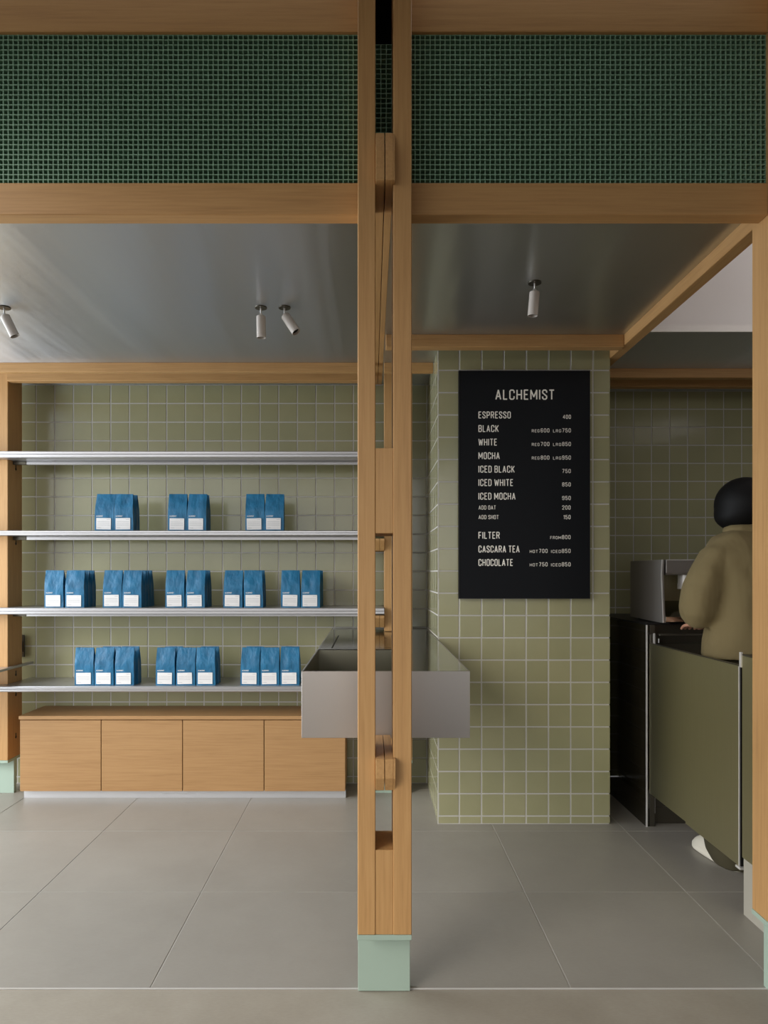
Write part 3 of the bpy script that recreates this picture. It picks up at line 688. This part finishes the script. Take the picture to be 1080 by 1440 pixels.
# hair: rounded bob covering crown, sides and nape
bm = bmesh.new(); vs = ell(bm, hc+Vector((0, -.014, .0)), (.112, .124, .116), 40)
for q in vs:
    d = q.co-hc
    if d.z < -.02:
        q.co.x = hc.x+d.x*(1+.20*min(1, (-.02-d.z)/.05)); q.co.z = max(q.co.z, hc.z-.128)
        q.co.z = hc.z-.02+(q.co.z-hc.z+.02)*1.05
    if d.y > .055: q.co.y = hc.y+.055+(d.y-.055)*(.15 if d.z < .05 else .75)
done(bm, 'hair', HAIR, person, True)
def loft(bm, rings, n=28):
    rs = []
    for (c, rx, ry, ax) in rings:
        c = Vector(c); X, Y = ax
        rs.append([bm.verts.new(c+X*(rx*math.copysign(abs(math.cos(2*PI*i/n))**.85, math.cos(2*PI*i/n)))+Y*(ry*math.copysign(abs(math.sin(2*PI*i/n))**.85, math.sin(2*PI*i/n)))) for i in range(n)])
    for a, b_ in zip(rs, rs[1:]):
        for i in range(n): bm.faces.new((a[i], a[(i+1) % n], b_[(i+1) % n], b_[i]))
    bm.faces.new(list(reversed(rs[0]))); bm.faces.new(rs[-1])
HX = (Vector((1, 0, 0)), Vector((0, 1, 0)))
bm = bmesh.new()
loft(bm, [((PX, 2.775, .850), .200, .150, HX), ((PX, 2.78, .90), .194, .150, HX), ((PX, 2.79, 1.0), .168, .138, HX), ((PX, 2.80, 1.10), .164, .130, HX), ((PX, 2.815, 1.20), .168, .125, HX),
          ((PX, 2.83, 1.27), .170, .115, HX), ((PX, 2.845, 1.315), .145, .098, HX), ((PX+.005, 2.86, 1.348), .122, .085, HX), ((PX+.012, 2.868, 1.375), .068, .066, HX), ((PX+.012, 2.87, 1.39), .060, .058, HX)])
for s in (-1, 1):
    pts = [((PX+s*.085, 2.84, 1.285), .055, .070), ((PX+s*.135, 2.825, 1.255), .060, .080), ((PX+s*.175, 2.81, 1.18), .066, .082), ((PX+s*.202, 2.80, 1.11), .072, .084), ((PX+s*.206, 2.81, 1.05), .074, .086), ((PX+s*.190, 2.835, 1.012), .068, .080)]
    rr = []
    for i, (c, a, b_) in enumerate(pts):
        nx_ = Vector(pts[min(i+1, len(pts)-1)][0])-Vector(pts[max(i-1, 0)][0]); nx_.normalize()
        Y = Vector((0, 1, 0)); X = Y.cross(nx_).normalized(); Y = nx_.cross(X); rr.append((c, a, b_, (X, Y)))
    loft(bm, rr)
sh_ = done(bm, 'shirt', SHIRT, person, True)
rm = sh_.modifiers.new('r', 'REMESH'); rm.mode = 'VOXEL'; rm.voxel_size = .009; rm.use_smooth_shade = True
sm_ = sh_.modifiers.new('s', 'SMOOTH'); sm_.iterations = 7; sm_.factor = .6
tx = bpy.data.textures.new('folds', 'CLOUDS'); tx.noise_scale = .09; dm = sh_.modifiers.new('d', 'DISPLACE'); dm.texture = tx; dm.strength = .012; dm.texture_coords = 'GLOBAL'
bm = bmesh.new()
loft(bm, [((PX+.012, 2.868, 1.355), .078, .076, HX), ((PX+.012, 2.870, 1.375), .080, .072, HX), ((PX+.014, 2.874, 1.393), .073, .067, HX), ((PX+.014, 2.874, 1.394), .060, .058, HX), ((PX+.012, 2.868, 1.37), .056, .056, HX)])
done(bm, 'collar', SHIRT, person, True)
bm = bmesh.new()
loft(bm, [((PX, 2.79, .93), .150, .118, HX), ((PX, 2.79, .84), .168, .128, HX), ((PX, 2.79, .75), .175, .125, HX), ((PX, 2.79, .70), .170, .12, HX)])
for s in (-1, 1):
    ax = PX+s*.083
    loft(bm, [((PX+s*.085, 2.79, .78), .088, .12, HX), ((PX+s*.086, 2.80, .55), .085, .105, HX), ((ax-.008, 2.815, .30), .080, .100, HX), ((ax-.012, 2.815, .12), .079, .106, HX), ((ax-.008, 2.80, .05), .077, .100, HX), ((ax+.004, 2.78, .010), .074, .080, HX)])
tr = done(bm, 'trousers', PANT, person, True)
rm = tr.modifiers.new('r', 'REMESH'); rm.mode = 'VOXEL'; rm.voxel_size = .010; rm.use_smooth_shade = True
sm_ = tr.modifiers.new('s', 'SMOOTH'); sm_.iterations = 4
for s in (-1, 1):
    ax = PX+s*.083
    bm = bmesh.new()
    def sole(z, k): return [((ax+dx-.008)+sx*w*k, y) for dx, y, w, sx in
        ((0.004, 2.712, .001, 1), (.002, 2.73, .034, 1), (-.004, 2.80, .041, 1), (-.014, 2.88, .044, 1), (-.024, 2.95, .040, 1), (-.034, 2.995, .024, 1), (-.036, 3.006, .001, 1),
         (-.038, 2.995, .026, -1), (-.030, 2.95, .044, -1), (-.018, 2.88, .046, -1), (-.006, 2.80, .042, -1), (.002, 2.73, .034, -1))]
    rs = []
    for z, k, up in ((0.001, .95, 0), (.004, 1, 0), (.026, 1, 0), (.028, .94, 0), (.045, .88, .1), (.062, .70, .35), (.075, .45, .55)):
        cx, cy = ax-.012, 2.80; rs.append([bm.verts.new((cx+(x-cx)*(k if up else k), cy+(y-cy)*(1-up*.55 if y > cy else 1), z)) for x, y in sole(z, k)])
    n = len(rs[0])
    for a, b_ in zip(rs, rs[1:]):
        for i in range(n): bm.faces.new((a[i], a[(i+1) % n], b_[(i+1) % n], b_[i]))
    bm.faces.new(list(reversed(rs[0]))); bm.faces.new(rs[-1])
    o = done(bm, 'shoe', SHOE, person, True); sb = o.modifiers.new('s', 'SUBSURF'); sb.levels = 2; sb.render_levels = 2
